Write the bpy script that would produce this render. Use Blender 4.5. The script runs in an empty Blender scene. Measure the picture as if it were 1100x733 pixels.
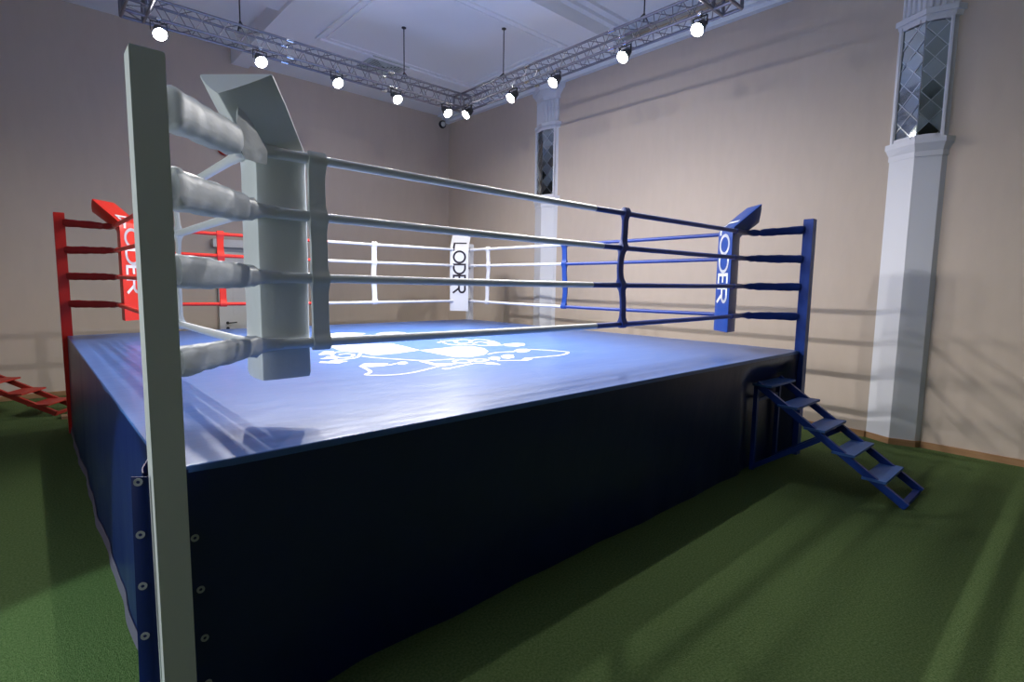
import bpy, bmesh, math, random
from mathutils import Vector, Matrix, noise
random.seed(7)
scene = bpy.context.scene
COL = scene.collection
PI = math.pi

# ------------------------------------------------------------------ measures
P = 6.0845          # outer side of the ring platform
H = 1.166           # canvas height
A = 0.5087          # inset of the rope square
W = 0.10            # post width
ROPE_Z = [H + 1.277, H + 1.0005, H + 0.698, H + 0.377]
POST_TOP = H + 1.426
XR, YB = 7.454, 8.725
XL, YF = -3.2, -6.0
C = P / 2

# ------------------------------------------------------------------ materials
def mat(name, col, rough=0.5, metal=0.0, spec=0.5, bump=None, var=None, emit=None, coat=0.0):
    m = bpy.data.materials.new(name); m.use_nodes = True
    nt = m.node_tree; b = nt.nodes['Principled BSDF']
    b.inputs['Base Color'].default_value = (*col, 1)
    b.inputs['Roughness'].default_value = rough
    b.inputs['Metallic'].default_value = metal
    b.inputs['Specular IOR Level'].default_value = spec
    b.inputs['Coat Weight'].default_value = coat
    if emit:
        b.inputs['Emission Color'].default_value = (*emit[0], 1)
        b.inputs['Emission Strength'].default_value = emit[1]
    tc = nt.nodes.new('ShaderNodeTexCoord')
    if var:      # (scale, amount, colour2, stretch)
        mp = nt.nodes.new('ShaderNodeMapping'); mp.inputs['Scale'].default_value = var[3] if len(var) > 3 else (1, 1, 1)
        nt.links.new(tc.outputs['Object'], mp.inputs['Vector'])
        n = nt.nodes.new('ShaderNodeTexNoise'); n.inputs['Scale'].default_value = var[0]; n.inputs['Detail'].default_value = 5
        nt.links.new(mp.outputs['Vector'], n.inputs['Vector'])
        mx = nt.nodes.new('ShaderNodeMix'); mx.data_type = 'RGBA'
        mx.inputs[6].default_value = (*col, 1); mx.inputs[7].default_value = (*var[2], 1)
        rp = nt.nodes.new('ShaderNodeMapRange'); rp.inputs[1].default_value = 0.35; rp.inputs[2].default_value = 0.65
        rp.inputs[4].default_value = var[1]
        nt.links.new(n.outputs['Fac'], rp.inputs[0]); nt.links.new(rp.outputs[0], mx.inputs[0])
        nt.links.new(mx.outputs[2], b.inputs['Base Color'])
    prev = None
    for (sc, st, dist, stretch) in (bump or []):
        mp = nt.nodes.new('ShaderNodeMapping'); mp.inputs['Scale'].default_value = stretch
        nt.links.new(tc.outputs['Object'], mp.inputs['Vector'])
        n = nt.nodes.new('ShaderNodeTexNoise'); n.inputs['Scale'].default_value = sc; n.inputs['Detail'].default_value = 3
        nt.links.new(mp.outputs['Vector'], n.inputs['Vector'])
        bp = nt.nodes.new('ShaderNodeBump'); bp.inputs['Strength'].default_value = st; bp.inputs['Distance'].default_value = dist
        nt.links.new(n.outputs['Fac'], bp.inputs['Height'])
        if prev: nt.links.new(prev.outputs['Normal'], bp.inputs['Normal'])
        prev = bp
    if prev: nt.links.new(prev.outputs['Normal'], b.inputs['Normal'])
    return m

ONE = (1, 1, 1)
M = {}
M['wall'] = mat('beige_wallcovering', (0.62, 0.52, 0.435), 0.75, bump=[(260, .25, .002, (1, 1, .25)), (40, .12, .004, ONE)], var=(9, .35, (0.57, 0.475, 0.395), (1, 1, .3)))
M['dark_wall'] = mat('bounce_cutting_wall', (0.12, 0.12, 0.12), 0.8)  # unseen walls coloured dark so less light bounces onto the near side
M['white_wall'] = mat('white_plaster', (0.74, 0.75, 0.80), 0.6, bump=[(60, .05, .003, ONE)])
M['ceiling'] = mat('ceiling_paint', (0.86, 0.88, 0.92), 0.55)
M['turf'] = mat('artificial_turf', (0.080, 0.140, 0.042), 0.95, spec=.15, bump=[(170, .9, .02, ONE), (60, .4, .02, ONE)], var=(75, .9, (0.15, 0.215, 0.080)))
M['wood'] = mat('light_wood', (0.42, 0.24, 0.12), 0.5, var=(6, .6, (0.34, 0.18, 0.08), (1, 1, 8)))
M['canvas'] = mat('blue_vinyl_canvas', (0.052, 0.130, 0.39), 0.33, spec=.5, bump=[(2.2, .10, .05, (1, 3, 1)), (9, .06, .012, ONE)], var=(1.6, .4, (0.075, 0.165, 0.44), (1, 3, 1)))
M['skirt'] = mat('navy_vinyl_skirt', (0.0015, 0.010, 0.085), 0.33, spec=.5, bump=[(3.0, .25, .04, (1, 1, .5)), (22, .08, .008, ONE)])
M['print'] = mat('white_print', (0.78, 0.79, 0.81), 0.4)
M['hem'] = mat('skirt_hem', (0.12, 0.10, 0.16), 0.5)
M['grey_paint'] = mat('white_post_paint', (0.82, 0.86, 0.84), 0.42, bump=[(30, .04, .003, ONE)])
M['white_vinyl'] = mat('white_vinyl', (0.72, 0.76, 0.77), 0.42, bump=[(14, .18, .012, ONE), (60, .08, .004, ONE)])
M['pad_vinyl'] = mat('padded_bar_vinyl', (0.56, 0.60, 0.62), 0.50, spec=.4, bump=[(8, .28, .016, (1, 1, 1.6)), (60, .08, .004, ONE)])
M['white_rope'] = mat('white_rope_cover', (0.72, 0.75, 0.76), 0.40, bump=[(40, .12, .004, ONE)])
M['white_clean'] = mat('white_cushion_vinyl', (0.70, 0.70, 0.71), 0.45, bump=[(14, .06, .01, ONE)])
M['red_paint'] = mat('red_post_paint', (0.50, 0.016, 0.010), 0.35)
M['red_vinyl'] = mat('red_vinyl', (0.72, 0.030, 0.014), 0.38, bump=[(14, .12, .01, ONE)])
M['red_pad'] = mat('dark_red_pad_cover', (0.34, 0.012, 0.014), 0.45, bump=[(18, .25, .01, ONE)])
M['blue_paint'] = mat('blue_post_paint', (0.010, 0.045, 0.27), 0.4, spec=.3)
M['blue_vinyl'] = mat('blue_vinyl', (0.013, 0.058, 0.29), 0.36, bump=[(14, .12, .01, ONE)])
M['blue_rope'] = mat('blue_rope_cover', (0.014, 0.045, 0.26), 0.40, bump=[(40, .1, .004, ONE)])
M['eyelet'] = mat('eyelet_metal', (0.42, 0.44, 0.46), 0.35)
M['blue_step'] = mat('blue_step_paint', (0.036, 0.120, 0.38), 0.5, bump=[(90, .1, .002, ONE)], var=(14, .5, (0.045, 0.14, 0.43)))
M['red_step'] = mat('red_step_paint', (0.42, 0.035, 0.022), 0.5)
M['black_print'] = mat('dark_print', (0.016, 0.010, 0.022), 0.5)
M['alu'] = mat('brushed_aluminium', (0.26, 0.26, 0.31), 0.38, metal=1.0)
M['dark_metal'] = mat('dark_metal', (0.05, 0.05, 0.055), 0.4, metal=.6)
M['chrome'] = mat('chrome', (0.8, 0.8, 0.82), 0.12, metal=1.0)
M['lamp'] = mat('lit_lamp_lens', (1, 1, 1), 0.3, emit=((1.0, 0.98, 0.96), 120.0))
M['mirror'] = mat('bevelled_mirror', (0.50, 0.56, 0.58), 0.07, metal=1.0)
M['mirror_edge'] = mat('mirror_bevel', (0.9, 0.95, 0.97), 0.12, metal=1.0)
M['door'] = mat('white_door_paint', (0.78, 0.77, 0.75), 0.35)
M['door_grey'] = mat('grey_door_frieze', (0.36, 0.38, 0.43), 0.5)
M['vent'] = mat('vent_metal', (0.55, 0.60, 0.60), 0.45)
M['vent_dark'] = mat('vent_shadow', (0.08, 0.09, 0.09), 0.8)

# ------------------------------------------------------------------ mesh builder
class MB:
    def __init__(s): s.bm = bmesh.new()
    def box(s, lo, hi):
        x0, y0, z0 = lo; x1, y1, z1 = hi
        v = [s.bm.verts.new(p) for p in ((x0,y0,z0),(x1,y0,z0),(x1,y1,z0),(x0,y1,z0),(x0,y0,z1),(x1,y0,z1),(x1,y1,z1),(x0,y1,z1))]
        for f in ((0,3,2,1),(4,5,6,7),(0,1,5,4),(1,2,6,5),(2,3,7,6),(3,0,4,7)): s.bm.faces.new([v[i] for i in f])
        return s
    def beam(s, p0, p1, w, h, up=(0, 0, 1)):
        """rectangular bar from p0 to p1; w across, h along up"""
        p0, p1 = Vector(p0), Vector(p1); d = (p1 - p0).normalized(); u = Vector(up)
        sd = d.cross(u).normalized(); u = sd.cross(d).normalized()
        q = []
        for p in (p0, p1):
            for a, b in ((-1,-1),(1,-1),(1,1),(-1,1)): q.append(s.bm.verts.new(p + sd*a*w/2 + u*b*h/2))
        for f in ((0,1,2,3),(7,6,5,4),(0,4,5,1),(1,5,6,2),(2,6,7,3),(3,7,4,0)): s.bm.faces.new([q[i] for i in f])
        return s
    def loft(s, secs, closed=True, caps=True):
        """secs: list of equal-length point lists"""
        rings = [[s.bm.verts.new(p) for p in sec] for sec in secs]; n = len(secs[0])
        for a, b in zip(rings, rings[1:]):
            for i in range(n if closed else n - 1):
                j = (i + 1) % n; s.bm.faces.new((a[i], a[j], b[j], b[i]))
        if caps and closed:
            s.bm.faces.new(list(reversed(rings[0]))); s.bm.faces.new(rings[-1])
        return s
    def tube(s, pts, r, seg=12, caps=True):
        pts = [Vector(p) for p in pts]; secs = []
        for i, p in enumerate(pts):
            d = (pts[min(i+1, len(pts)-1)] - pts[max(i-1, 0)]).normalized()
            ref = Vector((0,0,1)) if abs(d.z) < .95 else Vector((1,0,0))
            a = d.cross(ref).normalized(); b = a.cross(d).normalized()
            rr = r[i] if isinstance(r, (list, tuple)) else r
            secs.append([p + (a*math.cos(t) + b*math.sin(t))*rr for t in (2*PI*k/seg for k in range(seg))])
        return s.loft(secs, True, caps)
    def lathe(s, prof, seg=24, M4=None):
        """prof: (r,z) list around +Z"""
        secs = [[Vector((r*math.cos(2*PI*k/seg), r*math.sin(2*PI*k/seg), z)) for k in range(seg)] for r, z in prof]
        if M4: secs = [[M4 @ p for p in sec] for sec in secs]
        return s.loft(secs)
    def poly(s, pts, thick=0.0, n=(0,0,1)):
        f = s.bm.faces.new([s.bm.verts.new(p) for p in pts])
        if thick:
            r = bmesh.ops.extrude_face_region(s.bm, geom=[f])
            bmesh.ops.translate(s.bm, vec=Vector(n)*thick, verts=[e for e in r['geom'] if isinstance(e, bmesh.types.BMVert)])
        return s
    def grid(s, fn, nu, nv):
        g = [[s.bm.verts.new(fn(i/nu, j/nv)) for j in range(nv+1)] for i in range(nu+1)]
        for i in range(nu):
            for j in range(nv): s.bm.faces.new((g[i][j], g[i+1][j], g[i+1][j+1], g[i][j+1]))
        return s
    def solidify(s, t):
        bmesh.ops.recalc_face_normals(s.bm, faces=s.bm.faces[:])
        bmesh.ops.solidify(s.bm, geom=s.bm.faces[:], thickness=t); return s
    def bevel(s, w, seg=2):
        bmesh.ops.bevel(s.bm, geom=[e for e in s.bm.edges if len(e.link_faces) == 2 and e.calc_face_angle(0) > .5], offset=w, segments=seg, profile=.7, affect='EDGES', clamp_overlap=True); return s
    def xf(s, M4):
        bmesh.ops.transform(s.bm, matrix=M4, verts=s.bm.verts[:]); return s
    def build(s, name, m, parent=None, smooth=40, loc=None, flip=False):
        bmesh.ops.recalc_face_normals(s.bm, faces=s.bm.faces[:])
        me = bpy.data.meshes.new(name); s.bm.to_mesh(me); s.bm.free()
        me.materials.append(M[m] if isinstance(m, str) else m)
        if smooth:
            for p in me.polygons: p.use_smooth = True
            me.set_sharp_from_angle(angle=math.radians(smooth))
        o = bpy.data.objects.new(name, me); COL.objects.link(o)
        if parent:
            o.parent = parent
            # vertices are written in world space: bring them into the parent's frame
            me.transform(world(parent).inverted())
        elif loc is not None:
            me.transform(Matrix.Translation(-Vector(loc))); o.location = loc
        return o

def world(o):
    m = Matrix.LocRotScale(o.location, o.rotation_euler, o.scale)
    return world(o.parent) @ m if o.parent else m

def tag(o, label=None, cat=None, group=None, kind=None):
    for k, v in (('label', label), ('category', cat), ('group', group), ('kind', kind)):
        if v: o[k] = v
    return o
def thing(name, loc, label, cat, group=None):
    o = bpy.data.objects.new(name, None); COL.objects.link(o); o.location = loc; o.empty_display_size = .1
    return tag(o, label, cat, group)
def copy_tree(o, parent=None):
    c = o.copy(); COL.objects.link(c)
    if parent: c.parent = parent
    for ch in list(o.children): copy_tree(ch, c)
    return c
def struct(o): o['kind'] = 'structure'; return o

LOGO_POLYS = [[(2.07, 3.321), (2.398, 3.276), (2.706, 3.175), (2.703, 2.988), (2.648, 2.471), (2.323, 2.388), (2.089, 2.391), (2.091, 2.658), (1.999, 2.958)], [(2.64, 2.458), (2.869, 2.478), (3.1, 2.499), (3.29, 2.419), (3.278, 2.211), (3.153, 1.991), (2.951, 1.811), (2.735, 1.764), (2.63, 1.84), (2.633, 2.132)], [(2.215, 1.804), (2.278, 1.799), (2.257, 1.609), (2.377, 1.534), (2.325, 1.461), (2.207, 1.454), (2.198, 1.549)], [(1.708, 1.888), (1.779, 1.963), (1.874, 1.932), (1.949, 1.863), (1.886, 1.756), (1.749, 1.759), (1.7, 1.807)], [(2.008, 1.827), (2.075, 1.879), (2.113, 1.851), (2.092, 1.778), (2.023, 1.73), (1.986, 1.758)], [(2.141, 1.358), (2.198, 1.375), (2.228, 1.34), (2.189, 1.299), (2.137, 1.302)], [(2.595, 1.386), (2.693, 1.403), (2.692, 1.315), (2.661, 1.225), (2.617, 1.277), (2.586, 1.326)], [(3.408, 1.885), (3.54, 1.957), (3.613, 1.905), (3.572, 1.807), (3.444, 1.729), (3.354, 1.757)], [(2.986, 1.323), (3.108, 1.415), (3.198, 1.396), (3.128, 1.324), (3.026, 1.28)], [(3.718, 2.398), (3.88, 2.403), (3.966, 2.321), (3.856, 2.189), (3.7, 2.144), (3.613, 2.248)], [(2.835, 1.614), (2.942, 1.661), (2.954, 1.581), (2.865, 1.478), (2.787, 1.477)], [(3.017, 1.64), (3.133, 1.705), (3.183, 1.652), (3.06, 1.497), (2.963, 1.474), (2.946, 1.533)], [(2.59, 4.577), (2.754, 4.691), (2.917, 4.618), (3.047, 4.421), (2.903, 4.266), (2.692, 4.197), (2.503, 4.265)], [(3.121, 4.278), (3.313, 4.429), (3.503, 4.358), (3.53, 4.207), (3.344, 4.038), (3.101, 4.09)], [(3.684, 2.657), (3.845, 2.747), (3.784, 2.589), (3.654, 2.374), (3.534, 2.346), (3.551, 2.479)], [(1.5, 2.22), (1.6, 2.12), (1.74, 2.17), (1.7, 2.25), (1.6, 2.22), (1.55, 2.3)], [(1.6, 2.45), (1.72, 2.36), (1.8, 2.5), (1.72, 2.56), (1.66, 2.48)], [(1.7, 2.72), (1.8, 2.66), (1.92, 2.86), (1.84, 2.92)]]
LOGO_STROKES = [[(1.977, 2.392), (2.014, 2.249), (2.124, 2.042), (2.245, 1.852), (2.389, 1.775), (2.551, 1.745)], [(1.699, 1.87), (1.631, 1.565), (1.536, 1.452), (1.594, 1.378), (1.708, 1.322), (1.895, 1.339), (2.212, 1.475), (2.396, 1.506)], [(1.888, 1.754), (2.0, 1.813)], [(2.211, 1.329), (2.511, 1.422), (2.598, 1.391)], [(3.006, 1.813), (3.168, 1.871), (3.354, 1.812)], [(3.623, 1.858), (3.704, 1.733), (3.757, 1.59), (3.784, 1.505), (3.755, 1.452), (3.656, 1.389), (3.498, 1.349), (3.257, 1.369), (3.116, 1.386)], [(2.787, 1.426), (2.893, 1.37), (3.0, 1.313)], [(3.333, 3.082), (3.226, 2.852), (3.205, 2.662), (3.294, 2.557), (3.435, 2.536)], [(3.189, 2.948), (3.388, 3.045), (3.538, 3.007)], [(2.056, 2.666), (2.008, 2.788), (1.892, 2.783), (1.788, 2.608), (1.766, 2.422), (1.862, 2.398), (1.959, 2.525), (1.939, 2.639), (1.849, 2.604)], [(2.053, 2.582), (1.915, 2.359), (1.802, 2.291), (1.694, 2.299), (1.603, 2.226), (1.611, 2.114), (1.673, 2.161)], [(2.035, 3.193), (2.144, 3.167), (2.294, 3.218)], [(2.468, 1.632), (2.542, 1.678), (2.607, 1.653), (2.6, 1.563), (2.519, 1.497), (2.447, 1.509), (2.441, 1.595), (2.468, 1.632)], [(2.636, 1.595), (2.706, 1.617), (2.754, 1.582), (2.75, 1.511), (2.672, 1.482), (2.619, 1.521), (2.636, 1.595)], [(3.43, 2.953), (3.617, 3.057), (3.658, 2.925), (3.483, 2.735), (3.343, 2.726), (3.43, 2.953)], [(3.575, 2.855), (3.807, 2.968), (3.817, 2.766), (3.711, 2.472)], [(3.465, 2.642), (3.659, 2.748), (3.611, 2.518)], [(3.398, 2.473), (3.475, 2.387), (3.656, 2.328)], [(2.494, 4.243), (2.668, 4.199), (2.839, 4.086)]]

# ------------------------------------------------------------------ the room
struct(MB().box((XL, YF, -.1), (XR + .2, YB + .2, 0)).build('floor', 'turf', smooth=0))
struct(MB().box((XR, YF, 0), (XR + .2, YB + .2, 6.7)).build('wall_right', 'wall', smooth=0))
struct(MB().box((XL - .2, YB, 0), (XR, YB + .2, 6.7)).build('wall_back', 'wall', smooth=0))
WY0, WY1, WZ0, WZ1 = -.3, 1.7, .95, 3.2  # assumed window opening, out of view, cut to let side light in
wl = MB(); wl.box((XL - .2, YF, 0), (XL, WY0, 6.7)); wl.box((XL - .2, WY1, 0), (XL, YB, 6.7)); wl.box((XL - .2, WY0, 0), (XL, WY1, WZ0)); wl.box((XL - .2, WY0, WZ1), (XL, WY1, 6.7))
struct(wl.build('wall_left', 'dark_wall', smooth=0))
wn = MB()
for y_ in (WY0, (WY0+WY1)/2 - .03, WY1 - .06): wn.box((XL - .13, y_, WZ0), (XL - .07, y_ + .06, WZ1))
for z_ in (WZ0, (WZ0+WZ1)/2, WZ1 - .06): wn.box((XL - .13, WY0, z_), (XL - .07, WY1, z_ + .06))
struct(wn.build('assumed_window_1', 'white_wall', smooth=0))  # assumed window frame around the unseen light opening
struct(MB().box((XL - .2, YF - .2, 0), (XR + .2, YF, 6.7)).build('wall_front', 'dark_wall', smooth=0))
struct(MB().box((XL, YB - .018, 0), (2.30, YB, .075)).box((3.50, YB - .018, 0), (XR - .018, YB, .075)).bevel(.004).build('baseboard_back', 'wood'))

def pil_prof(y0, k):
    """plan of an engaged pillar: left face, ridge, right face, short return"""
    return [(XR, y0), (XR - .125, y0 - .27*k), (XR - .05, y0 - .51*k), (XR, y0 - .55*k)]
PILS = [(-.285, 1.0, 'pale pillar with mirror panel nearest the viewer, behind the blue steps'),
        (5.73, 1.12, 'pale pillar with narrow mirror panel standing further along the right wall')]
bb = MB(); y = YF
for (y0, k, _) in PILS:
    pr = pil_prof(y0, k)
    bb.box((XR - .018, y, 0), (XR, pr[3][1] - .012, .075)); y = y0 + .012
bb.box((XR - .018, y, 0), (XR, YB, .075))
bb.bevel(.004); struct(bb.build('baseboard_right', 'wood'))

# ceiling: bays at different heights with beams between
ZC, ZH, ZU = 5.76, 5.98, 5.98
cb = MB()
cb.box((XL, YF, ZH), (XR, 3.45, ZH + .1))                 # near bay
cb.box((2.98, 3.75, ZC), (XR, YB, ZC + .1))             # far right bay
cb.box((XL, 3.75, ZC), (2.69, 6.3, ZC + .1))              # far left bay
cb.box((XL, 6.3, ZU), (2.69, YB, ZU + .1))                # raised strip by the back wall
cb.box((XL, 6.2, ZC + .1), (2.69, 6.3, ZU))
struct(cb.build('ceiling', 'ceiling', smooth=0))
t = MB(); t.box((XL, 3.45, 5.70), (XR, 3.75, 6.1)); struct(t.bevel(.008).build('trim_1', 'ceiling'))
t = MB(); t.box((2.69, 3.75, 5.70), (2.98, YB, 6.7)); struct(t.bevel(.008).build('trim_2', 'ceiling'))
# cornice on the right wall and stepped mouldings inside the bays
t = MB()
t.box((XR - .10, YF, 5.63), (XR, YB, 5.70)); t.box((XR - .20, YF, 5.69), (XR, YB, 5.74)); t.box((XR - .32, YF, 5.73), (XR, YB, 5.78))
struct(t.bevel(.012).build('trim_3', 'ceiling'))
t = MB()
for d, z in ((0, .03), (.12, .018)):
    x0, x1, y0, y1 = 3.45 + d, 6.55 - d, 4.15 + d, 6.75 - d
    for a, b in (((x0, y0), (x1, y0)), ((x1, y0), (x1, y1)), ((x1, y1), (x0, y1)), ((x0, y1), (x0, y0))):
        t.beam((*a, ZC - z/2), (*b, ZC - z/2), .06, z)
struct(t.bevel(.006).build('trim_4', 'ceiling'))
t = MB()
for d, z in ((0.10, .10), (.22, .05)):
    t.box((XL, 3.45 - d, ZH - z), (XR - .3, 3.45 - d + .12, ZH + .01))
struct(t.bevel(.01).build('trim_5', 'ceiling'))

# door on the back wall
d = MB()
for x in (2.32, 3.38): d.box((x, YB - .05, 0), (x + .10, YB, 2.36))
d.box((2.32, YB - .05, 2.28), (3.48, YB, 2.36)); d.bevel(.006)
door = struct(d.build('door_1', 'door', loc=(2.9, YB - .02, 0)))
d = MB(); d.box((2.42, YB - .03, .01), (3.38, YB - .002, 2.28))
for z0, z1 in ((.15, .85), (1.2, 2.1)): d.box((2.56, YB - .036, z0), (3.24, YB - .03, z1))
d.bevel(.004).build('door_leaf', 'door', door)
d = MB(); d.box((2.25, YB - .12, 2.44), (3.55, YB, 2.58)); d.bevel(.02).build('door_cornice', 'door', door)
d = MB(); d.box((2.33, YB - .06, 2.36), (3.47, YB, 2.44)); d.bevel(.005).build('door_frieze', 'door_grey', door)
d = MB(); d.tube([(2.455, YB - .03, 1.06), (2.455, YB - .085, 1.06), (2.60, YB - .085, 1.07)], .011)
d.lathe([(.0, 0), (.027, 0), (.027, .01), (0, .01)], 16, Matrix.Translation((2.455, YB - .03, 1.06)) @ Matrix.Rotation(PI/2, 4, 'X'))
d.build('door_handle', 'dark_metal', door)
MB().lathe([(.0, 0), (.027, 0), (.027, .012), (0, .012)], 16, Matrix.Translation((2.455, YB - .03, .96)) @ Matrix.Rotation(PI/2, 4, 'X')).build('lock_rosette', 'dark_metal', door)

# engaged pillars on the right wall
def clip_poly(poly, x0, x1, y0, y1):
    for ax, lim, sg in ((0, x0, 1), (0, x1, -1), (1, y0, 1), (1, y1, -1)):
        out = []
        for i in range(len(poly)):
            p, q = poly[i], poly[(i+1) % len(poly)]
            a, b = (p[ax]-lim)*sg, (q[ax]-lim)*sg
            if a >= 0: out.append(p)
            if a*b < 0:
                t = a/(a-b); out.append((p[0]+(q[0]-p[0])*t, p[1]+(q[1]-p[1])*t))
        poly = out
        if not poly: break
    return poly
def offset_prof(pr, o):
    cx, cy = XR, (pr[0][1] + pr[3][1])/2
    res = []
    for i, (x, yy) in enumerate(pr):
        sgn = 1 if yy > cy else -1
        if i in (0, 3): res.append((XR, yy + sgn*o))
        elif i == 1: res.append((x - o, yy))
        else: res.append((x - o, yy - o*.6))
    return res
def prism(mb, pr, z0, z1, o0=0, o1=None):
    o1 = o0 if o1 is None else o1
    a, b = offset_prof(pr, o0), offset_prof(pr, o1)
    mb.loft([[(x, yy, z0) for x, yy in a], [(x, yy, z1) for x, yy in b]]); return mb
for (y0, k, lab) in PILS:
    pr = pil_prof(y0, k); ym = y0 - .27*k
    r = thing('pillar', (XR - .02, ym, 0), lab, 'pillar', None)
    prism(MB(), pr, 0, 3.42).build('shaft', 'white_wall', r, smooth=20)
    prism(MB(), pr, 0, .075, .012).build('wood_base', 'wood', r, smooth=20)
    c = MB(); prism(c, pr, 3.36, 3.42, .012, .012); prism(c, pr, 3.42, 3.50, .012, .05); prism(c, pr, 3.50, 3.56, .055, .055)
    c.build('lower_moulding', 'white_wall', r, smooth=20)
    prism(MB(), pr, 3.56, 4.86, -.012).build('mirror_core', 'white_wall', r, smooth=20)
    c = MB(); prism(c, pr, 4.84, 4.89, .015, .03); prism(c, pr, 4.89, 4.95, .05, .05); c.build('upper_moulding', 'white_wall', r, smooth=20)
    prism(MB(), pr, 4.95, 5.38, -.01).build('neck', 'white_wall', r, smooth=20)
    fl = MB()
    for i in range(3):
        (xa, ya), (xb, yb) = offset_prof(pr, -.008)[i], offset_prof(pr, -.008)[i+1]
        n = max(2, int(math.hypot(xb-xa, yb-ya)/.052)) if i < 2 else 1
        for q in range(n):
            f = (q + .5)/n; fl.tube([(xa+(xb-xa)*f, ya+(yb-ya)*f, 4.97), (xa+(xb-xa)*f, ya+(yb-ya)*f, 5.37)], .019, 8)
    fl.build('fluting', 'white_wall', r)
    c = MB(); prism(c, pr, 5.38, 5.44, .012, .012); prism(c, pr, 5.44, 5.54, .012, .10); prism(c, pr, 5.54, 5.63, .12, .14)
    c.build('capital', 'white_wall', r, smooth=20)
    fr = MB(); ti = MB(); ed = MB()
    for i in (0, 1):
        a2, b2 = offset_prof(pr, 0)[i], offset_prof(pr, 0)[i+1]
        av, bv = Vector((*a2, 0)), Vector((*b2, 0)); dv = (bv - av); L = dv.length; dv.normalize()
        nv = Vector((0, 0, 1)).cross(dv); nv = nv if nv.x < 0 else -nv
        x0, x1 = (.05, L - .004) if i == 0 else (.004, L - .035)
        zl, zh = 3.60, 4.82
        pt = lambda u, z, o=0: av + dv*u + nv*(o - .004) + Vector((0, 0, z))
        s = .115
        for ci in range(-14, 15):
            for cj in range(-14, 15):
                cx, cz = (ci + cj)*s*.9 + (0 if i == 0 else 0), (ci - cj)*s + 4.2
                q = clip_poly([(cx - s*.9*.95, cz), (cx, cz - s*.95), (cx + s*.9*.95, cz), (cx, cz + s*.95)], x0, x1, zl, zh)
                if len(q) > 2:
                    tx, tz = random.uniform(-.07, .07), random.uniform(-.05, .05)
                    ti.poly([pt(u, z, .004 + (u-cx)*tx + (z-cz)*tz) for u, z in q])
        # bevelled leading between the tiles
        for sg in (1, -1):
            for kk in range(-20, 21):
                base = kk*2*s*.9 + s*.9
                hw = .006
                # line u = base + sg*.9*(z-4.2)
                zz0, zz1 = 3.0, 5.4
                q = clip_poly([(base + sg*.9*(zz0-4.2) - hw, zz0), (base + sg*.9*(zz0-4.2) + hw, zz0), (base + sg*.9*(zz1-4.2) + hw, zz1), (base + sg*.9*(zz1-4.2) - hw, zz1)], x0, x1, zl, zh)
                if len(q) > 2: ed.poly([pt(u, z, .010) for u, z in q])
        e0 = 0 if i == 0 else L
        u0, u1 = (.0, .05) if i == 0 else (L - .035, L)
        for (ua, ub, za, zb) in ((u0, u1, 3.56, 4.86), (x0, x1, 3.56, zl), (x0, x1, zh, 4.86)):
            for oo, ins in ((.0, 0), (.012, .012)):
                q = [pt(ua + ins*(ub-ua)/.06, za, .02+oo), pt(ub - ins*(ub-ua)/.06, za, .02+oo), pt(ub - ins*(ub-ua)/.06, zb, .02+oo), pt(ua + ins*(ub-ua)/.06, zb, .02+oo)]
                fr.loft([[p - nv*.03 for p in q], q])
    ti.build('mirror_tiles', 'mirror', r, smooth=0); ed.build('mirror_bevels', 'mirror_edge', r, smooth=0); fr.build('mirror_frame', 'white_wall', r, smooth=0)

# ceiling diffuser
v0 = thing('ceiling_vent', (4.78, 7.03, ZC), 'square louvred air vent in the ceiling near the back wall', 'vent')
f = MB(); S = .335
for a, b in (((-S,-S),(S,-S)),((S,-S),(S,S)),((S,S),(-S,S)),((-S,S),(-S,-S))):
    f.beam((4.78+a[0], 7.03+a[1], ZC-.012), (4.78+b[0], 7.03+b[1], ZC-.012), .05, .024)
f.build('vent_frame', 'vent', v0)
MB().box((4.78-S, 7.03-S, ZC-.006), (4.78+S, 7.03+S, ZC-.001)).build('vent_backing', 'vent_dark', v0, smooth=0)
f = MB()
for q in range(1, 7):
    h = S*q/7
    for a, b in (((-h,-h),(h,-h)),((h,-h),(h,h)),((h,h),(-h,h)),((-h,h),(-h,-h))):
        f.beam((4.78+a[0], 7.03+a[1], ZC-.014), (4.78+b[0], 7.03+b[1], ZC-.014), .018, .018)
f.build('louvres', 'vent', v0)

# alarm sounder, corner fitting, small sensor
al = thing('alarm_bell', (2.51, YB, 4.19), 'small dark red round alarm bell high on the back wall', 'alarm')
RX = Matrix.Translation((2.51, YB, 4.19)) @ Matrix.Rotation(PI/2, 4, 'X')
MB().lathe([(0, 0), (.075, 0), (.075, .035), (0, .035)], 20, RX).build('base', 'dark_metal', al)
MB().lathe([(.0, .03), (.115, .03), (.118, .045), (.105, .075), (.07, .098), (.03, .108), (0, .11)], 28, RX).build('gong', 'red_paint', al)
cm = thing('dome_camera', (7.25, YB, 5.60), 'small dome fitting with dark rim high in the far room corner', 'camera')
RX = Matrix.Translation((7.25, YB, 5.58)) @ Matrix.Rotation(PI/2, 4, 'X')
f = MB(); f.lathe([(0, 0), (.085, 0), (.09, .02), (.085, .05), (.062, .055), (0, .052)], 24, RX); f.build('rim', 'dark_metal', cm)
MB().lathe([(0, .05), (.062, .052), (.05, .085), (.028, .10), (0, .104)], 20, RX).build('dome', 'white_clean', cm)
tag(MB().lathe([(0, -.03), (.03, -.02), (.035, 0), (0, 0)], 14, Matrix.Translation((XR - .06, 5.05, 5.63))).build('sensor', 'dark_metal', loc=(XR - .06, 5.05, 5.6)), 'tiny dark sensor under the cornice above the far pillar', 'sensor')

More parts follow.
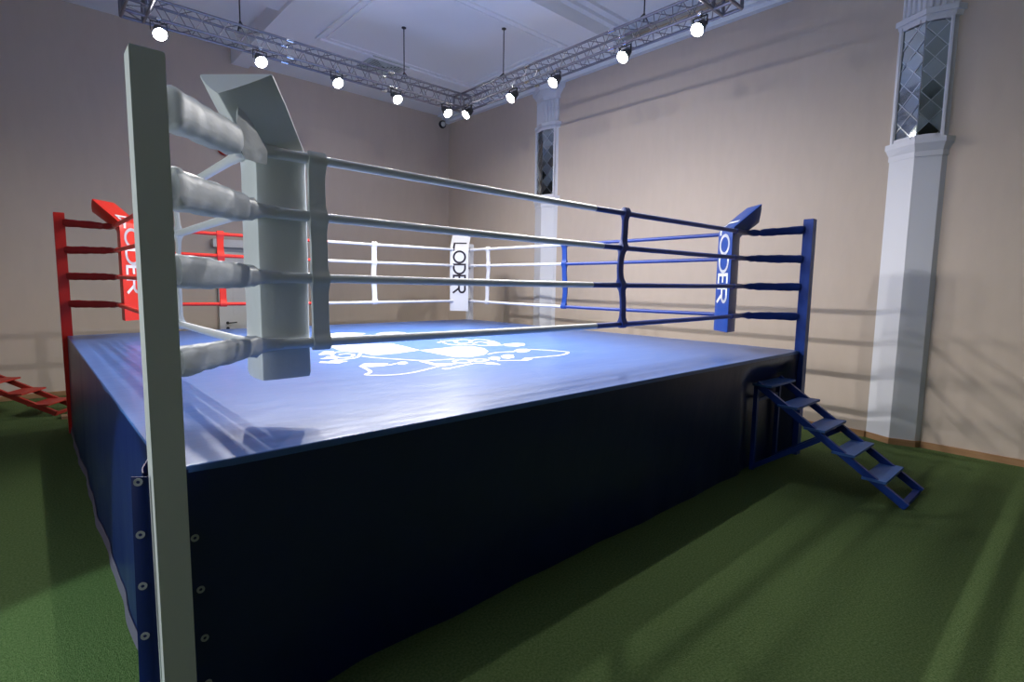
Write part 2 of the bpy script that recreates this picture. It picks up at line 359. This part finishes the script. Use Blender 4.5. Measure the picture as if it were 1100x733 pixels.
# ------------------------------------------------------------------ ring platform
plat = thing('ring_platform', (C, C, 0), 'large raised square boxing ring platform with blue canvas top and navy vinyl skirt', 'boxing ring')
c0, nk = .047, .106
def outline(i, k):
    """square inset by i with square notches at the corners up to k"""
    a, b = i, P - i; n, q = k, P - k
    return [(n,a),(q,a),(q,n),(b,n),(b,q),(q,q),(q,b),(n,b),(n,q),(a,q),(a,n),(n,n)]
f = MB(); f.poly([(x, y, H - .035) for x, y in outline(c0, nk)], .035); f.bevel(.010, 3)
can = f.build('canvas', 'canvas', plat)
zt = H + .0015
for pl, nm_ in zip(LOGO_POLYS[:2], ('emblem_diamond', 'emblem_drop')): MB().poly([(x, y, zt) for x, y in pl]).build(nm_, 'print', can, smooth=0)['label'] = 'solid white shape printed on the canvas'
lp = MB()
for pl in LOGO_POLYS[2:]: lp.poly([(x, y, zt) for x, y in pl])
for st in LOGO_STROKES:
    pts = [Vector((x, y, 0)) for x, y in st]; w = .015; L, R = [], []
    # smooth the line a little
    sm = []
    for i in range(len(pts)-1):
        p0, p1, p2, p3 = pts[max(i-1,0)], pts[i], pts[i+1], pts[min(i+2, len(pts)-1)]
        for k in range(4):
            t_ = k/4; sm.append(.5*((2*p1)+(p2-p0)*t_+(2*p0-5*p1+4*p2-p3)*t_**2+(3*p1-p0-3*p2+p3)*t_**3))
    sm.append(pts[-1])
    for i, p in enumerate(sm):
        d_ = (sm[min(i+1,len(sm)-1)]-sm[max(i-1,0)]).normalized(); n_ = Vector((-d_.y, d_.x, 0))
        L.append(p+n_*w); R.append(p-n_*w)
    for i in range(len(sm)-1):
        lp.poly([(L[i].x,L[i].y,zt+.0006),(R[i].x,R[i].y,zt+.0006),(R[i+1].x,R[i+1].y,zt+.0006),(L[i+1].x,L[i+1].y,zt+.0006)])
lg = lp.build('emblem_print', 'print', can, smooth=0); lg['label'] = 'white emblem printed on the canvas'

def ripple(u, z, ph):
    k = 1 - z/H
    return k*(.007*math.sin(3.1*u+ph) + .006*math.sin(7.3*u+1.7*ph+1.5*z)) + .002*math.sin(17*u+2*z+ph)*k
def skirt(fn, name='skirt', nu=160, nv=24):
    s = MB(); s.grid(fn, nu, nv); s.solidify(.004); return s.build(name, 'skirt', plat, smooth=80)
zs = lambda v: (H - .012)*(1 - v) + .004*v
lo, hi = nk, P - nk
def front(u, v):
    x = lo + (hi-lo)*u; z = zs(v); e = min(1, 8*u, 8*(1-u))
    # the cover is pushed in where the steps stand against it
    sm = lambda t: max(0, min(1, t))**2*(3 - 2*max(0, min(1, t)))
    push = .125*sm((x-4.55)/.5)*sm((6.02-x)/.3)*sm((1.13-z)/.24)
    return (x, c0 + .004 + max(.085*v*e + ripple(x, z, .4)*e, push), z)
def left(u, v):
    y = lo + (hi-lo)*u; z = zs(v); e = min(1, 8*u, 8*(1-u))
    pull = -.085*math.exp(-((y-.11)/.17)**2)*(.75+.25*v) + .03*math.exp(-((y-.75)/.3)**2)*v
    return (c0 + .004 - .02*v + pull + ripple(y, z, 2.0)*e, y, z)
skirt(front); skirt(left)
skirt(lambda u, v: (P - c0 - .004 - .03*v + ripple(lo+(hi-lo)*u, zs(v), 3)*min(1, 8*u, 8*(1-u)), lo + (hi-lo)*u, zs(v)), nu=60, nv=8)
skirt(lambda u, v: (lo + (hi-lo)*u, P - c0 - .004 - .03*v + ripple(lo+(hi-lo)*u, zs(v), 5)*min(1, 8*u, 8*(1-u)), zs(v)), nu=60, nv=8)
# hem strip along the foot of the left skirt
hm = MB(); hm.grid(lambda u, v: (left(.1 + .9*u, 1)[0] - .006 - .01*v, lo + (hi-lo)*(.1 + .9*u), .07*(1-v) + .003), 120, 2); hm.solidify(.003)
hm.build('hem', 'hem', plat, smooth=60)
# laced end flap turned round the near post
fl = MB(); fl.grid(lambda u, v: (-.050 - .018*v + u*(.045 + .018*v), .058 + .03*(1-u)**2 + .006*math.sin(3*v), zs(v)), 6, 24); fl.solidify(.004)
flap = fl.build('end_flap', 'skirt', plat, smooth=60)
def eyelet(c_, n_, par):
    q = Vector(n_).to_track_quat('Z', 'Y').to_matrix().to_4x4()
    m_ = Matrix.Translation(c_) @ q
    e = MB(); prof = [(.006, .0), (.014, 0), (.014, .003), (.006, .003)]
    secs = [[m_ @ Vector((r*math.cos(2*PI*k/14), r*math.sin(2*PI*k/14), z)) for k in range(14)] for r, z in prof + prof[:1]]
    e.loft(secs, True, False); e.build('grommet', 'eyelet', par)
for z in (1.138, .945, .753, .563, .37, .18):
    v = (H - .012 - z)/(H - .016); eyelet((-.036 - .012*v, .0600 + .004 + .006*math.sin(3*v) - .003, z), (-.25, -1, 0), flap)
for i, z in enumerate((.888, .68, .481, .292, .10)):
    x = (.125, .136, .142, .146, .148)[i]
    eyelet((x, front((x-lo)/(hi-lo), (H-.012-z)/(H-.016))[1] - .006, z), (0, -1, 0), plat)

# ------------------------------------------------------------------ corner posts with padded bars
CORN = {'near': ((0, 0), (1, 1)), 'blue': ((P, 0), (-1, 1)), 'far': ((P, P), (-1, -1)), 'red': ((0, P), (1, -1))}
def pad_section(c_, d_, hw, hh, n=16, jit=0.0):
    d_ = Vector(d_).normalized(); sd = Vector((-d_.y, d_.x, 0)); out = []
    for k in range(n):
        a = 2*PI*k/n + PI/n; ca, sa = math.cos(a), math.sin(a); e = .62
        r = 1 + jit*noise.noise(Vector((c_[0]*14+k*.9, c_[1]*14, c_[2]*3)))
        out.append(Vector(c_) + sd*(hw*r*math.copysign(abs(ca)**e, ca)) + Vector((0,0,1))*(hh*r*math.copysign(abs(sa)**e, sa)))
    return out
def corner_post(key, label, paint, pad, rope):
    (cx, cy), (sx, sy) = CORN[key]
    pc = (cx + sx*W/2, cy + sy*W/2)
    r = thing('corner_post', (pc[0], pc[1], 0), label, 'post', None)
    MB().box((pc[0]-W/2, pc[1]-W/2, 0), (pc[0]+W/2, pc[1]+W/2, POST_TOP - .006)).bevel(.006, 3).build('upright', paint, r)
    MB().box((pc[0]-W/2+.002, pc[1]-W/2+.002, POST_TOP - .008), (pc[0]+W/2-.002, pc[1]+W/2-.002, POST_TOP)).bevel(.003).build('cap', paint, r)
    big = key == 'near'
    for lv, z in enumerate(ROPE_Z):
        hh0 = (.074, .076, .066, .056)[lv] if big else .044
        hh1 = (.064, .056, .050, .046)[lv] if big else .038
        d_ = (sx, sy, 0); dz = .035 if (not big and lv == 0) else (.012 if big and lv in (2,) else 0)
        secs = []; n = 22
        for i in range(n + 1):
            f_ = i/n; s_ = .098 + ((.44 if lv == 0 else .475) - .098)*f_
            k = 1 + .03*math.sin(31*f_ + lv) + .025*math.sin(13*f_ + 2*lv)
            hh = (hh0 + (hh1-hh0)*f_)*k; tp = 1
            if i == 0: tp = .86
            if f_ > .86: tp = 1 - .5*((f_-.86)/.14)**1.5
            secs.append(pad_section((cx + sx*s_, cy + sy*s_, z + dz*(1-f_)), d_, hh*.80*tp, hh*tp, jit=.09 if big else .12))
        pb = MB().loft(secs).build('padded_bar', pad, r, smooth=70)
        # gathered cloth sleeves where the bar meets the two ropes
        for ax in (0, 1):
            e = (sx, 0, 0) if ax == 0 else (0, sy, 0); kx = 1.0 if big else .72
            pth = [(.435, .435, .040), (.478, .466, .046), (.515, .490, .034), (.56, .505, .0295), (.62, .5080, .0275)]
            secs = []
            for q, (m_, n2, rr) in enumerate(pth):
                a_, b_ = (m_, n2) if ax == 0 else (n2, m_)
                nx = pth[min(q+1, 4)]; pv = pth[max(q-1, 0)]
                dd = (nx[0]-pv[0], nx[1]-pv[1]) if ax == 0 else (nx[1]-pv[1], nx[0]-pv[0])
                secs.append(pad_section((cx + sx*a_, cy + sy*b_, z), (sx*dd[0], sy*dd[1], 0), rr*kx*.85, rr*kx*(1.1 if q < 2 else 1), jit=.25))
            MB().loft(secs).build('rope_sleeve', pad if not big else 'white_rope', pb, smooth=70)
    return r
corner_post('near', 'grey-white square corner post with padded bars, closest to the viewer', 'grey_paint', 'pad_vinyl', 'white_rope')
corner_post('blue', 'blue square corner post with blue padded bars beside the blue steps', 'blue_paint', 'blue_rope', 'blue_rope')
corner_post('far', 'white corner post behind the far white cushion at the back of the ring', 'white_clean', 'white_clean', 'white_rope')
corner_post('red', 'red square corner post with dark red padded bars on the left', 'red_paint', 'red_pad', 'red_vinyl')

# loose cloth tail hanging over the top near bar
near = bpy.data.objects['corner_post']
tl = MB(); Zr = ROPE_Z[0]
rows = [[(.405,.345,.135),(.43,.36,.15),(.455,.385,.125)], [(.39,.33,.05),(.44,.36,.06),(.50,.40,.045)], [(.40,.335,-.03),(.46,.37,-.02),(.545,.43,-.01)], [(.43,.36,-.075),(.48,.39,-.075),(.545,.44,-.07)]]
g = [[tl.bm.verts.new((x+.02, y+.03, Zr + z)) for x, y, z in row] for row in rows]
for a in range(3):
    for b in range(2): tl.bm.faces.new((g[a][b], g[a][b+1], g[a+1][b+1], g[a+1][b]))
bmesh.ops.subdivide_edges(tl.bm, edges=tl.bm.edges[:], cuts=2, use_grid_fill=True, smooth=.6)
tl.solidify(.006)
tail = tl.build('cloth_tail', 'pad_vinyl', [o for o in near.children if o.name.startswith('padded_bar')][0], smooth=70)

# ------------------------------------------------------------------ corner cushions
def letter_strokes():
    """L O D E R as strokes: u along the reading direction, h height 0..1"""
    arc = lambda cu, ch, ru, rh, a0, a1, n=18: [(cu + ru*math.cos(math.radians(a0+(a1-a0)*i/n)), ch + rh*math.sin(math.radians(a0+(a1-a0)*i/n))) for i in range(n+1)]
    S = []
    S += [[(-.145, 1), (-.145, .03), (.018, .03)]]                                # L (runs over the bend)
    S += [arc(.132, .5, .098, .47, 0, 360, 36)]                                   # O
    D = .262; S += [[(D, 0), (D, 1)], [(D, .03), (D+.055, .03)] + arc(D+.055, .5, .105, .47, -90, 90, 20) + [(D+.055, .97), (D, .97)]]
    E = .456; S += [[(E, 0), (E, 1)], [(E, .03), (E+.085, .03)], [(E-.04, .5), (E+.075, .5)], [(E, .97), (E+.085, .97)]]
    R = .598; S += [[(R, 0), (R, 1)], [(R, .97), (R+.09, .97)] + arc(R+.09, .72, .06, .25, 90, -90, 14) + [(R+.09, .47), (R, .47)], [(R+.075, .47), (R+.155, 0)]]
    return S
def cushion(key, label, vinyl, ink, shift=(0, 0), rot=0, tip=(.45, 1.428)):
    (cx, cy), (sx, sy) = CORN[key]
    m_ = Vector((cx + sx*.655 + shift[0], cy + sy*.655 + shift[1], 0))
    o_ = Vector((-sx, -sy, 0)).normalized(); o_.rotate(Matrix.Rotation(math.radians(rot), 3, 'Z')); t_ = Vector((-o_.y, o_.x, 0))
    r = thing('corner_cushion', (m_.x, m_.y, H + .2), label, 'cushion', None)
    F = lambda o, t, z: m_ + o_*o + t_*t + Vector((0, 0, H + z))
    lev = [((0,.20),(.170,.20)), ((0,.22),(.172,.22)), ((0,.5),(.172,.5)), ((0,.8),(.172,.8)), ((0,1.05),(.172,1.05)), ((0,1.20),(.17,1.17)), ((0,1.285),(.172,1.215)),
           ((.014,1.318),(.190,1.240)), ((.08,1.375),(.245,1.285)), ((.19,1.468),(.245+(tip[0]-.245)*.5, 1.285+(tip[1]-1.285)*.5)), ((.297,1.557),(tip[0]-.005,tip[1])), ((.303,1.563),(tip[0],tip[1]+.004))]
    secs = []
    for i, ((fo, fz), (ao, az)) in enumerate(lev):
        k = .965 if i in (0, len(lev)-1) else 1 + .012*math.sin(i*2.3)
        a_, b_, c_ = F(fo, .17*k, fz), F(fo, -.17*k, fz), F(ao, 0, az)
        sec = []
        cs = (a_, b_, c_)
        for q in range(3):
            p, pr_, nx = cs[q], cs[q-1], cs[(q+1) % 3]; e = .05 if q < 2 else .045
            sec += [p + (pr_-p)*e, p + ((pr_-p)+(nx-p))*e*.30, p + (nx-p)*e]
            # soft filling between the corners (front stays flat)
            if q: 
                mid = (p+nx)/2; cen = (a_+b_+c_)/3
                sec += [p*.72 + nx*.28 + (mid-cen).normalized()*.006, mid + (mid-cen).normalized()*.008, p*.28 + nx*.72 + (mid-cen).normalized()*.006]
            else: sec += [p*.72 + nx*.28, (p+nx)/2, p*.28 + nx*.72]
        secs.append(sec)
    body = MB().loft(secs).build('pad', vinyl, r, smooth=24)
    bpy.context.view_layer.update()
    if ink:
        lb = MB(); hgt, w = .212, .0165
        def surf(u, h):
            t = (.5 - h)*hgt - .004
            # text tops point to the viewer's right when facing the cushion
            if u > -.02: return F(-.0035, t, 1.275 - u)
            s_ = (-u - .02); return F(s_*.765 - .0085, t, 1.300 + s_*.64 + .008)
        for st in letter_strokes():
            q = []
            for (u0, h0), (u1, h1) in zip(st, st[1:]):
                n = max(1, int(abs(u1-u0)/.03)) if u0 < 0 or u1 < 0 else 1
                for i in range(n): q.append(Vector((u0+(u1-u0)*i/n, (h0+(h1-h0)*i/n)*hgt)))
            q.append(Vector((st[-1][0], st[-1][1]*hgt)))
            for a, b in zip(q, q[1:]):
                d_ = (b-a); 
                if d_.length < 1e-6: continue
                d_.normalize(); n_ = Vector((-d_.y, d_.x))*w; e = d_*w*.55
                cr = [a-e+n_, a-e-n_, b+e-n_, b+e+n_]
                lb.poly([surf(c_.x, c_.y/hgt) for c_ in cr])
        lt = lb.build('lettering', ink, r, smooth=0); lt['label'] = 'LODER lettering reading downwards'
    return r
cushion('near', 'grey-white triangular corner cushion with plain back, nearest the viewer', 'white_vinyl', 'black_print')
cushion('blue', 'blue corner cushion with white LODER lettering beside the blue post', 'blue_vinyl', 'print', (-.055, .012), 7, (.37, 1.375))
cushion('far', 'white corner cushion with dark LODER lettering in the far corner', 'white_clean', 'black_print', (-.055, .055))
cushion('red', 'red corner cushion with white LODER lettering beside the red post', 'red_vinyl', 'print')

# ------------------------------------------------------------------ ropes
LEVEL = ('top', 'second', 'third', 'bottom')
SIDES = [('near side of the ring in front', (A, A), (P-A, A), 'white_rope', 'blue_rope', 'white half and blue half'),
         ('left side of the ring', (A, A), (A, P-A), 'white_rope', 'red_vinyl', 'white half and red half'),
         ('back side of the ring', (A, P-A), (P-A, P-A), 'red_vinyl', 'white_clean', 'red half and white half'),
         ('right side of the ring', (P-A, A), (P-A, P-A), 'blue_rope', 'white_clean', 'blue half and white half')]
for (nm, p0, p1, m0, m1, cols) in SIDES:
    for lv, z in enumerate(ROPE_Z):
        a_, b_ = Vector((*p0, z)), Vector((*p1, z)); d_ = (b_-a_).normalized(); mid = (a_+b_)/2; L = (b_-a_).length
        r = thing('ring_rope', mid, '%s rope along the %s, %s' % (LEVEL[lv], nm, cols), 'rope', None)
        sag = lambda s_: -.012*math.sin(PI*s_)
        split = .5 + (-.016, 0.005, -.018, -.006)[lv] if 'near' in nm else (.532 if 'right' in nm else .5)
        for (s0, s1, mm, rr) in ((.012, split, m0, .0225), (split, .988, m1, .0215)):
            n = 14; MB().tube([a_ + d_*(L*(s0+(s1-s0)*i/n)) + Vector((0,0,sag(s0+(s1-s0)*i/n))) for i in range(n+1)], rr, 14).build('rope_cover', mm, r)
        for (s0, s1, mm) in ((.018, .058, m0), (.942, .982, m1)):
            MB().tube([a_ + d_*(L*s0) + Vector((0,0,sag(s0))), a_ + d_*(L*(s0*.5+s1*.5)) + Vector((0,0,sag(s1))), a_ + d_*(L*s1) + Vector((0,0,sag(s1)))], [.027, .0265, .0255], 14).build('end_sleeve', mm, r)

# vertical spacer straps that tie the four ropes together
def strap(nm, base, along, s_pos, wid, m_, label, wob, seed):
    a_ = Vector((*base, 0)); d_ = Vector((*along, 0)); nrm = Vector((-d_.y, d_.x, 0)); secs = []
    zt_, zb = ROPE_Z[0] + .034, ROPE_Z[3] - .042; n = 44
    for i in range(n+1):
        z = zt_ + (zb-zt_)*i/n
        near_r = min(abs(z-q+.008) for q in ROPE_Z); dep = .010 + .022*math.exp(-(near_r/.034)**2)
        w_ = wid*(1 + .10*math.exp(-(near_r/.05)**2) - .05)
        off = wob*(math.sin(5.2*(z-zb)+seed) + .4*math.sin(13*z+2*seed))
        if i in (0, n): w_ *= .93; dep *= .7
        c_ = a_ + d_*(s_pos + off) + Vector((0,0,z))
        secs.append([c_ + d_*(x*w_/2) + nrm*(y*dep) for x, y in ((-1,-.5),(-.94,-1),(.94,-1),(1,-.5),(1,.5),(.94,1),(-.94,1),(-1,.5))])
    o = MB().loft(secs).build('rope_spacer', m_, smooth=50, loc=(*(a_ + d_*s_pos)[:2], zb))
    return tag(o, label, 'strap')
strap('s', (0, A), (1, 0), .812, .092, 'white_rope', 'wide grey vertical strap joining the near ropes right beside the nearest cushion', .003, .3)
strap('s', (0, A), (1, 0), 3.345, .070, 'blue_rope', 'dark blue twisted vertical strap joining the near ropes halfway along', .030, 2.0)
strap('s', (A, 0), (0, 1), 2.17, .07, 'white_rope', 'white vertical strap joining the left ropes just behind the nearest post', .03, 1.0)
strap('s', (A, 0), (0, 1), 3.5, .07, 'red_vinyl', 'red vertical strap joining the left ropes on their red half', .01, 1.6)
strap('s', (0, P-A), (1, 0), 1.62, .085, 'red_vinyl', 'red vertical strap joining the back ropes in front of the white door', .004, .5)
strap('s', (0, P-A), (1, 0), 3.79, .085, 'white_clean', 'white vertical strap joining the back ropes left of the far cushion', .008, 2.4)
strap('s', (P-A, 0), (0, 1), 4.94, .085, 'white_clean', 'white vertical strap joining the right ropes just right of the far cushion', .014, 1.2)
strap('s', (P-A, 0), (0, 1), 3.18, .090, 'blue_vinyl', 'blue vertical strap joining the right ropes in front of the far pillar', .014, 3.4)

# ------------------------------------------------------------------ steps
def steps(loc, rz, label, paint, tread_m, Wd=.61, run=.25, top=.89, rise=.172, dep=.185):
    r = thing('ring_steps', loc, label, 'steps'); r.rotation_euler = (0, 0, rz)
    Mw = world(r); T = [(.115 + run*i, top - rise*i) for i in range(5)]
    for i, (o, z) in enumerate(T):
        t = MB(); t.box((0, -o+.115-dep, z-.022), (Wd, -o+.115, z)); t.bevel(.004)
        t.xf(Mw).build('tread', tread_m, r)
    sl = (T[4][1]-T[0][1])/(T[4][0]-T[0][0])
    zl = lambda o: T[0][1] - .058 + sl*(o - T[0][0])
    bo = T[0][0] + (.012 - T[0][1] + .058)/sl
    for x in (.03, Wd-.03):
        t = MB(); t.beam((x, -.03, zl(.03)), (x, -bo-.03, zl(bo+.03)+.03), .035, .062); t.bevel(.003); t.xf(Mw).build('stringer', paint, r)
        t = MB(); t.box((x-.02, -.05, 0), (x+.02, -.01, top-.03)); t.bevel(.003); t.xf(Mw).build('leg', paint, r)
        t = MB(); t.beam((x, -.05, .04), (x, -.64, zl(.64)-.02), .035, .045); t.bevel(.003); t.xf(Mw).build('brace', paint, r)
    t = MB(); t.beam((.07, -.03, .72), (Wd-.07, -.03, .72), .03, .03); t.bevel(.002); t.xf(Mw).build('crossbar', paint, r)
    t = MB(); t.beam((.03, -bo, .017), (Wd-.03, -bo, .017), .05, .03); t.bevel(.002); t.xf(Mw).build('foot_bar', paint, r)
    return r
steps((5.09, .150, 0), 0, 'blue metal five-tread steps leading up to the blue corner', 'blue_paint', 'blue_step')
steps((-1.38, 7.95, 0), math.radians(58), 'red metal steps standing by the back wall at far left', 'red_step', 'red_step', .48, .30, .76, .15, .25)
tag(MB().box((-.035, 6.86, 0), (.03, 7.02, .035)).bevel(.004).build('wooden_block', 'wood', loc=(0, 6.94, 0)), 'small tan wooden block on the turf beyond the red corner', 'block')

# ------------------------------------------------------------------ lighting truss
X0, X1, Y0, Y1, TZ, TW = .80, 5.41, .80, 5.46, 4.79, .21
rig = thing('lighting_truss', ((X0+X1)/2, (Y0+Y1)/2, TZ), 'square aluminium box truss hung from the ceiling above the ring', 'truss')
def span(a, b):
    a, b = Vector(a), Vector(b); d_ = (b-a).normalized(); s_ = Vector((-d_.y, d_.x, 0)); h = TW/2; L = (b-a).length
    o = MB()
    for i in (-1, 1):
        for z in (0, TW): o.tube([a + s_*i*h + Vector((0,0,z)), b + s_*i*h + Vector((0,0,z))], .016, 10)
    o = o.build('truss_span', 'alu', rig)
    l = MB(); n = int(L/.24); st = L/n
    for k in range(n):
        p, q, m_ = a + d_*(k*st), a + d_*((k+1)*st), a + d_*((k+.5)*st)
        for i in (-1, 1):
            e = s_*i*h
            l.tube([p+e, m_+e+Vector((0,0,TW))], .0052, 6, False); l.tube([m_+e+Vector((0,0,TW)), q+e], .0052, 6, False)
        for z in (0, TW):
            e = Vector((0,0,z)); l.tube([p-s_*h+e, m_+s_*h+e], .0052, 6, False); l.tube([m_+s_*h+e, q-s_*h+e], .0052, 6, False)
    l.build('lattice', 'alu', o)
    for f_ in (.36, .70):
        m_ = a + d_*(L*f_)
        for i in (-1, 1):
            for z in (0, TW): MB().tube([m_ - d_*.045 + s_*i*h + Vector((0,0,z)), m_ + d_*.045 + s_*i*h + Vector((0,0,z))], .027, 10).build('coupler', 'chrome', o)
h = TW/2
span((X0+h, Y1, TZ), (X1-h, Y1, TZ)); span((X1, Y1-h, TZ), (X1, Y0+h, TZ)); span((X1-h, Y0, TZ), (X0+h, Y0, TZ)); span((X0, Y0+h, TZ), (X0, Y1-h, TZ))
for (x, y) in ((X0,Y0),(X1,Y0),(X1,Y1),(X0,Y1)):
    k = MB()
    pts = [(x+i*h, y+j*h, z) for z in (TZ, TZ+TW) for i, j in ((-1,-1),(1,-1),(1,1),(-1,1))]
    for i, j in ((0,1),(1,2),(2,3),(3,0),(4,5),(5,6),(6,7),(7,4),(0,4),(1,5),(2,6),(3,7)): k.tube([pts[i], pts[j]], .019, 10)
    k.tube([pts[0], pts[2]], .008, 6); k.tube([pts[4], pts[6]], .008, 6)
    k.build('corner_cube', 'alu', rig)
for (x, y) in ((1.92, Y1), (4.28, Y1), (X1, 4.41), (X1, 1.85), (1.92, Y0), (4.28, Y0), (X0, 4.41), (X0, 1.85)):
    zt_ = ZC if y > 3.75 else ZH
    k = MB(); k.tube([(x, y, TZ+TW), (x, y, zt_-.004)], .008, 10); k.lathe([(0, -.014), (.035, -.012), (.035, 0), (0, 0)], 14, Matrix.Translation((x, y, zt_)))
    for s_ in (-1, 1):
        e = (s_*h, 0) if y in (Y0, Y1) and x not in (X0, X1) else (s_*h, 0)
        dx, dy = (0, s_*h) if x not in (X0, X1) else (s_*h, 0)
        k.tube([(x+dx, y+dy, TZ+TW), (x, y, TZ+TW+.10)], .009, 8)
    k.build('hanging_rod', 'dark_metal', rig)

# ------------------------------------------------------------------ spotlights on the truss
EL = math.radians(42)
def par_can(loc, rz, label):
    r = thing('spotlight', loc, label, 'spotlight'); r.rotation_euler = (0, 0, rz)
    Mw = world(r); ax = Vector((0, -math.cos(EL), -math.sin(EL))); q = ax.to_track_quat('Z', 'Y').to_matrix().to_4x4()
    cm = Mw @ Matrix.Translation((0, 0, -.135)) @ q
    MB().lathe([(0, -.10), (.03, -.098), (.046, -.08), (.056, -.03), (.074, .055), (.079, .06), (.079, .075), (.070, .075), (.070, .062), (0, .062)], 20, cm).build('housing', 'dark_metal', r)
    MB().lathe([(0, .063), (.069, .063), (.062, .073), (.034, .081), (0, .083)], 20, cm).build('lens', 'lamp', r)
    k = MB()
    for s_ in (-1, 1): k.beam((s_*.082, 0, -.135), (s_*.082, 0, -.035), .006, .022, (0, 1, 0))
    k.beam((-.085, 0, -.035), (.085, 0, -.035), .022, .006); k.xf(Mw).build('yoke', 'dark_metal', r)
    k = MB(); k.tube([(-.02, 0, 0), (.02, 0, 0)], .026, 12); k.tube([(0, 0, -.02), (0, 0, -.04)], .009, 8); k.xf(Mw).build('clamp', 'chrome', r)
    ld = bpy.data.lights.new('spotlight_beam', 'SPOT'); ld.energy = LAMP_W; ld.spot_size = math.radians(106); ld.spot_blend = .70; ld.shadow_soft_size = .03; ld.color = (1.0, .97, .95)
    lo_ = bpy.data.objects.new('spotlight_beam', ld); COL.objects.link(lo_); lo_.parent = r
    lo_.location = Vector((0, 0, -.135)) + ax*.095; lo_.rotation_euler = (-ax).to_track_quat('Z', 'Y').to_euler()
    return r
LAMP_W = 300.0
proto = par_can((0, 0, 0), 0, 'x')
ORD = ('first', 'second', 'third', 'fourth', 'fifth')
first = True
def put(loc, rz, label):
    global first
    r = proto if first else copy_tree(proto)
    first = False
    r.location = loc; r.rotation_euler = (0, 0, rz); r['label'] = label
for i, x in enumerate((5.0, 4.07, 3.13, 2.11, 1.02)): put((x, Y1-h, TZ), 0, 'lit spotlight on the back truss span, %s from the far corner' % ORD[i])
for i, y in enumerate((5.16, 4.06, 3.19, 2.03, 1.05)): put((X1-h, y, TZ), -PI/2, 'lit spotlight on the right truss span, %s from the far corner' % ORD[i])
put((4.2, Y0+h, TZ), PI, 'lit spotlight on the near truss span beside its right corner')
for i, y in enumerate((4.15, 3.5, 2.9)): put((X0+h, y, TZ), PI/2, 'lit spotlight on the left truss span, %s from the back end' % ORD[i])

# made-up floodlight on the left wall, added to brighten skirt and turf
wf = thing('added_floodlight', (XL, 1.0, 2.7), 'added floodlight on the left wall aimed at the ring foot', 'floodlight')
k = MB(); k.box((XL, .9, 2.6), (XL + .06, 1.1, 2.8)); k.box((XL + .06, .93, 2.63), (XL + .16, 1.07, 2.77)); k.bevel(.01); k.build('housing', 'dark_metal', wf)
ld = bpy.data.lights.new('added_flood_beam', 'SPOT'); ld.energy = 420; ld.spot_size = math.radians(30); ld.spot_blend = .25; ld.shadow_soft_size = .05; ld.color = (.72, 1.0, .92)
o = bpy.data.objects.new('added_flood_beam', ld); COL.objects.link(o); o.parent = wf; o.location = (.2, 0, 0)
o.rotation_euler = (Vector((XL + .2, 1.0, 2.7)) - Vector((-.1, 1.0, .25))).to_track_quat('Z', 'Y').to_euler()

# assumed daylight: area lamp added outside the assumed window in the left wall
ad = bpy.data.lights.new('assumed_daylight_lamp', 'AREA'); ad.shape = 'RECTANGLE'; ad.size = 2.0; ad.size_y = 2.2; ad.energy = 110; ad.color = (.90, .97, 1.0)  # added lamp lighting the near corner from the left
ao = bpy.data.objects.new('assumed_daylight_lamp', ad); COL.objects.link(ao); ao.location = (XL - .6, .7, 2.1); ao.rotation_euler = (0, -PI/2, 0)
# ------------------------------------------------------------------ world and camera
w_ = bpy.data.worlds.new('world'); scene.world = w_; w_.use_nodes = True
w_.node_tree.nodes['Background'].inputs[0].default_value = (.5, .55, .65, 1); w_.node_tree.nodes['Background'].inputs[1].default_value = .05
yaw, pitch, roll = -0.73769, -0.10539, 0.01496
fw = Vector((-math.sin(yaw)*math.cos(pitch), math.cos(yaw)*math.cos(pitch), math.sin(pitch)))
rt = Vector((math.cos(yaw), math.sin(yaw), 0)); up = rt.cross(fw)
r2 = rt*math.cos(roll) + up*math.sin(roll); u2 = -rt*math.sin(roll) + up*math.cos(roll)
cd = bpy.data.cameras.new('camera'); cam = bpy.data.objects.new('camera', cd); COL.objects.link(cam)
cam.matrix_world = Matrix(((r2.x, u2.x, -fw.x, -0.28931), (r2.y, u2.y, -fw.y, -2.15188), (r2.z, u2.z, -fw.z, 1.84588), (0, 0, 0, 1)))
cd.sensor_fit = 'HORIZONTAL'; cd.sensor_width = 36; cd.lens = 574.75*36/1100; cd.clip_start = .05
scene.camera = cam
vs = scene.view_settings
vs.view_transform = 'Standard'; vs.look = 'None'; vs.gamma = 1; vs.use_curve_mapping = False; vs.exposure = 0.0
scene.cycles.max_bounces = 8; scene.cycles.diffuse_bounces = 5; scene.cycles.glossy_bounces = 3
scene.cycles.caustics_reflective = False; scene.cycles.caustics_refractive = False; scene.cycles.sample_clamp_indirect = 6
scene.cycles.use_denoising = True
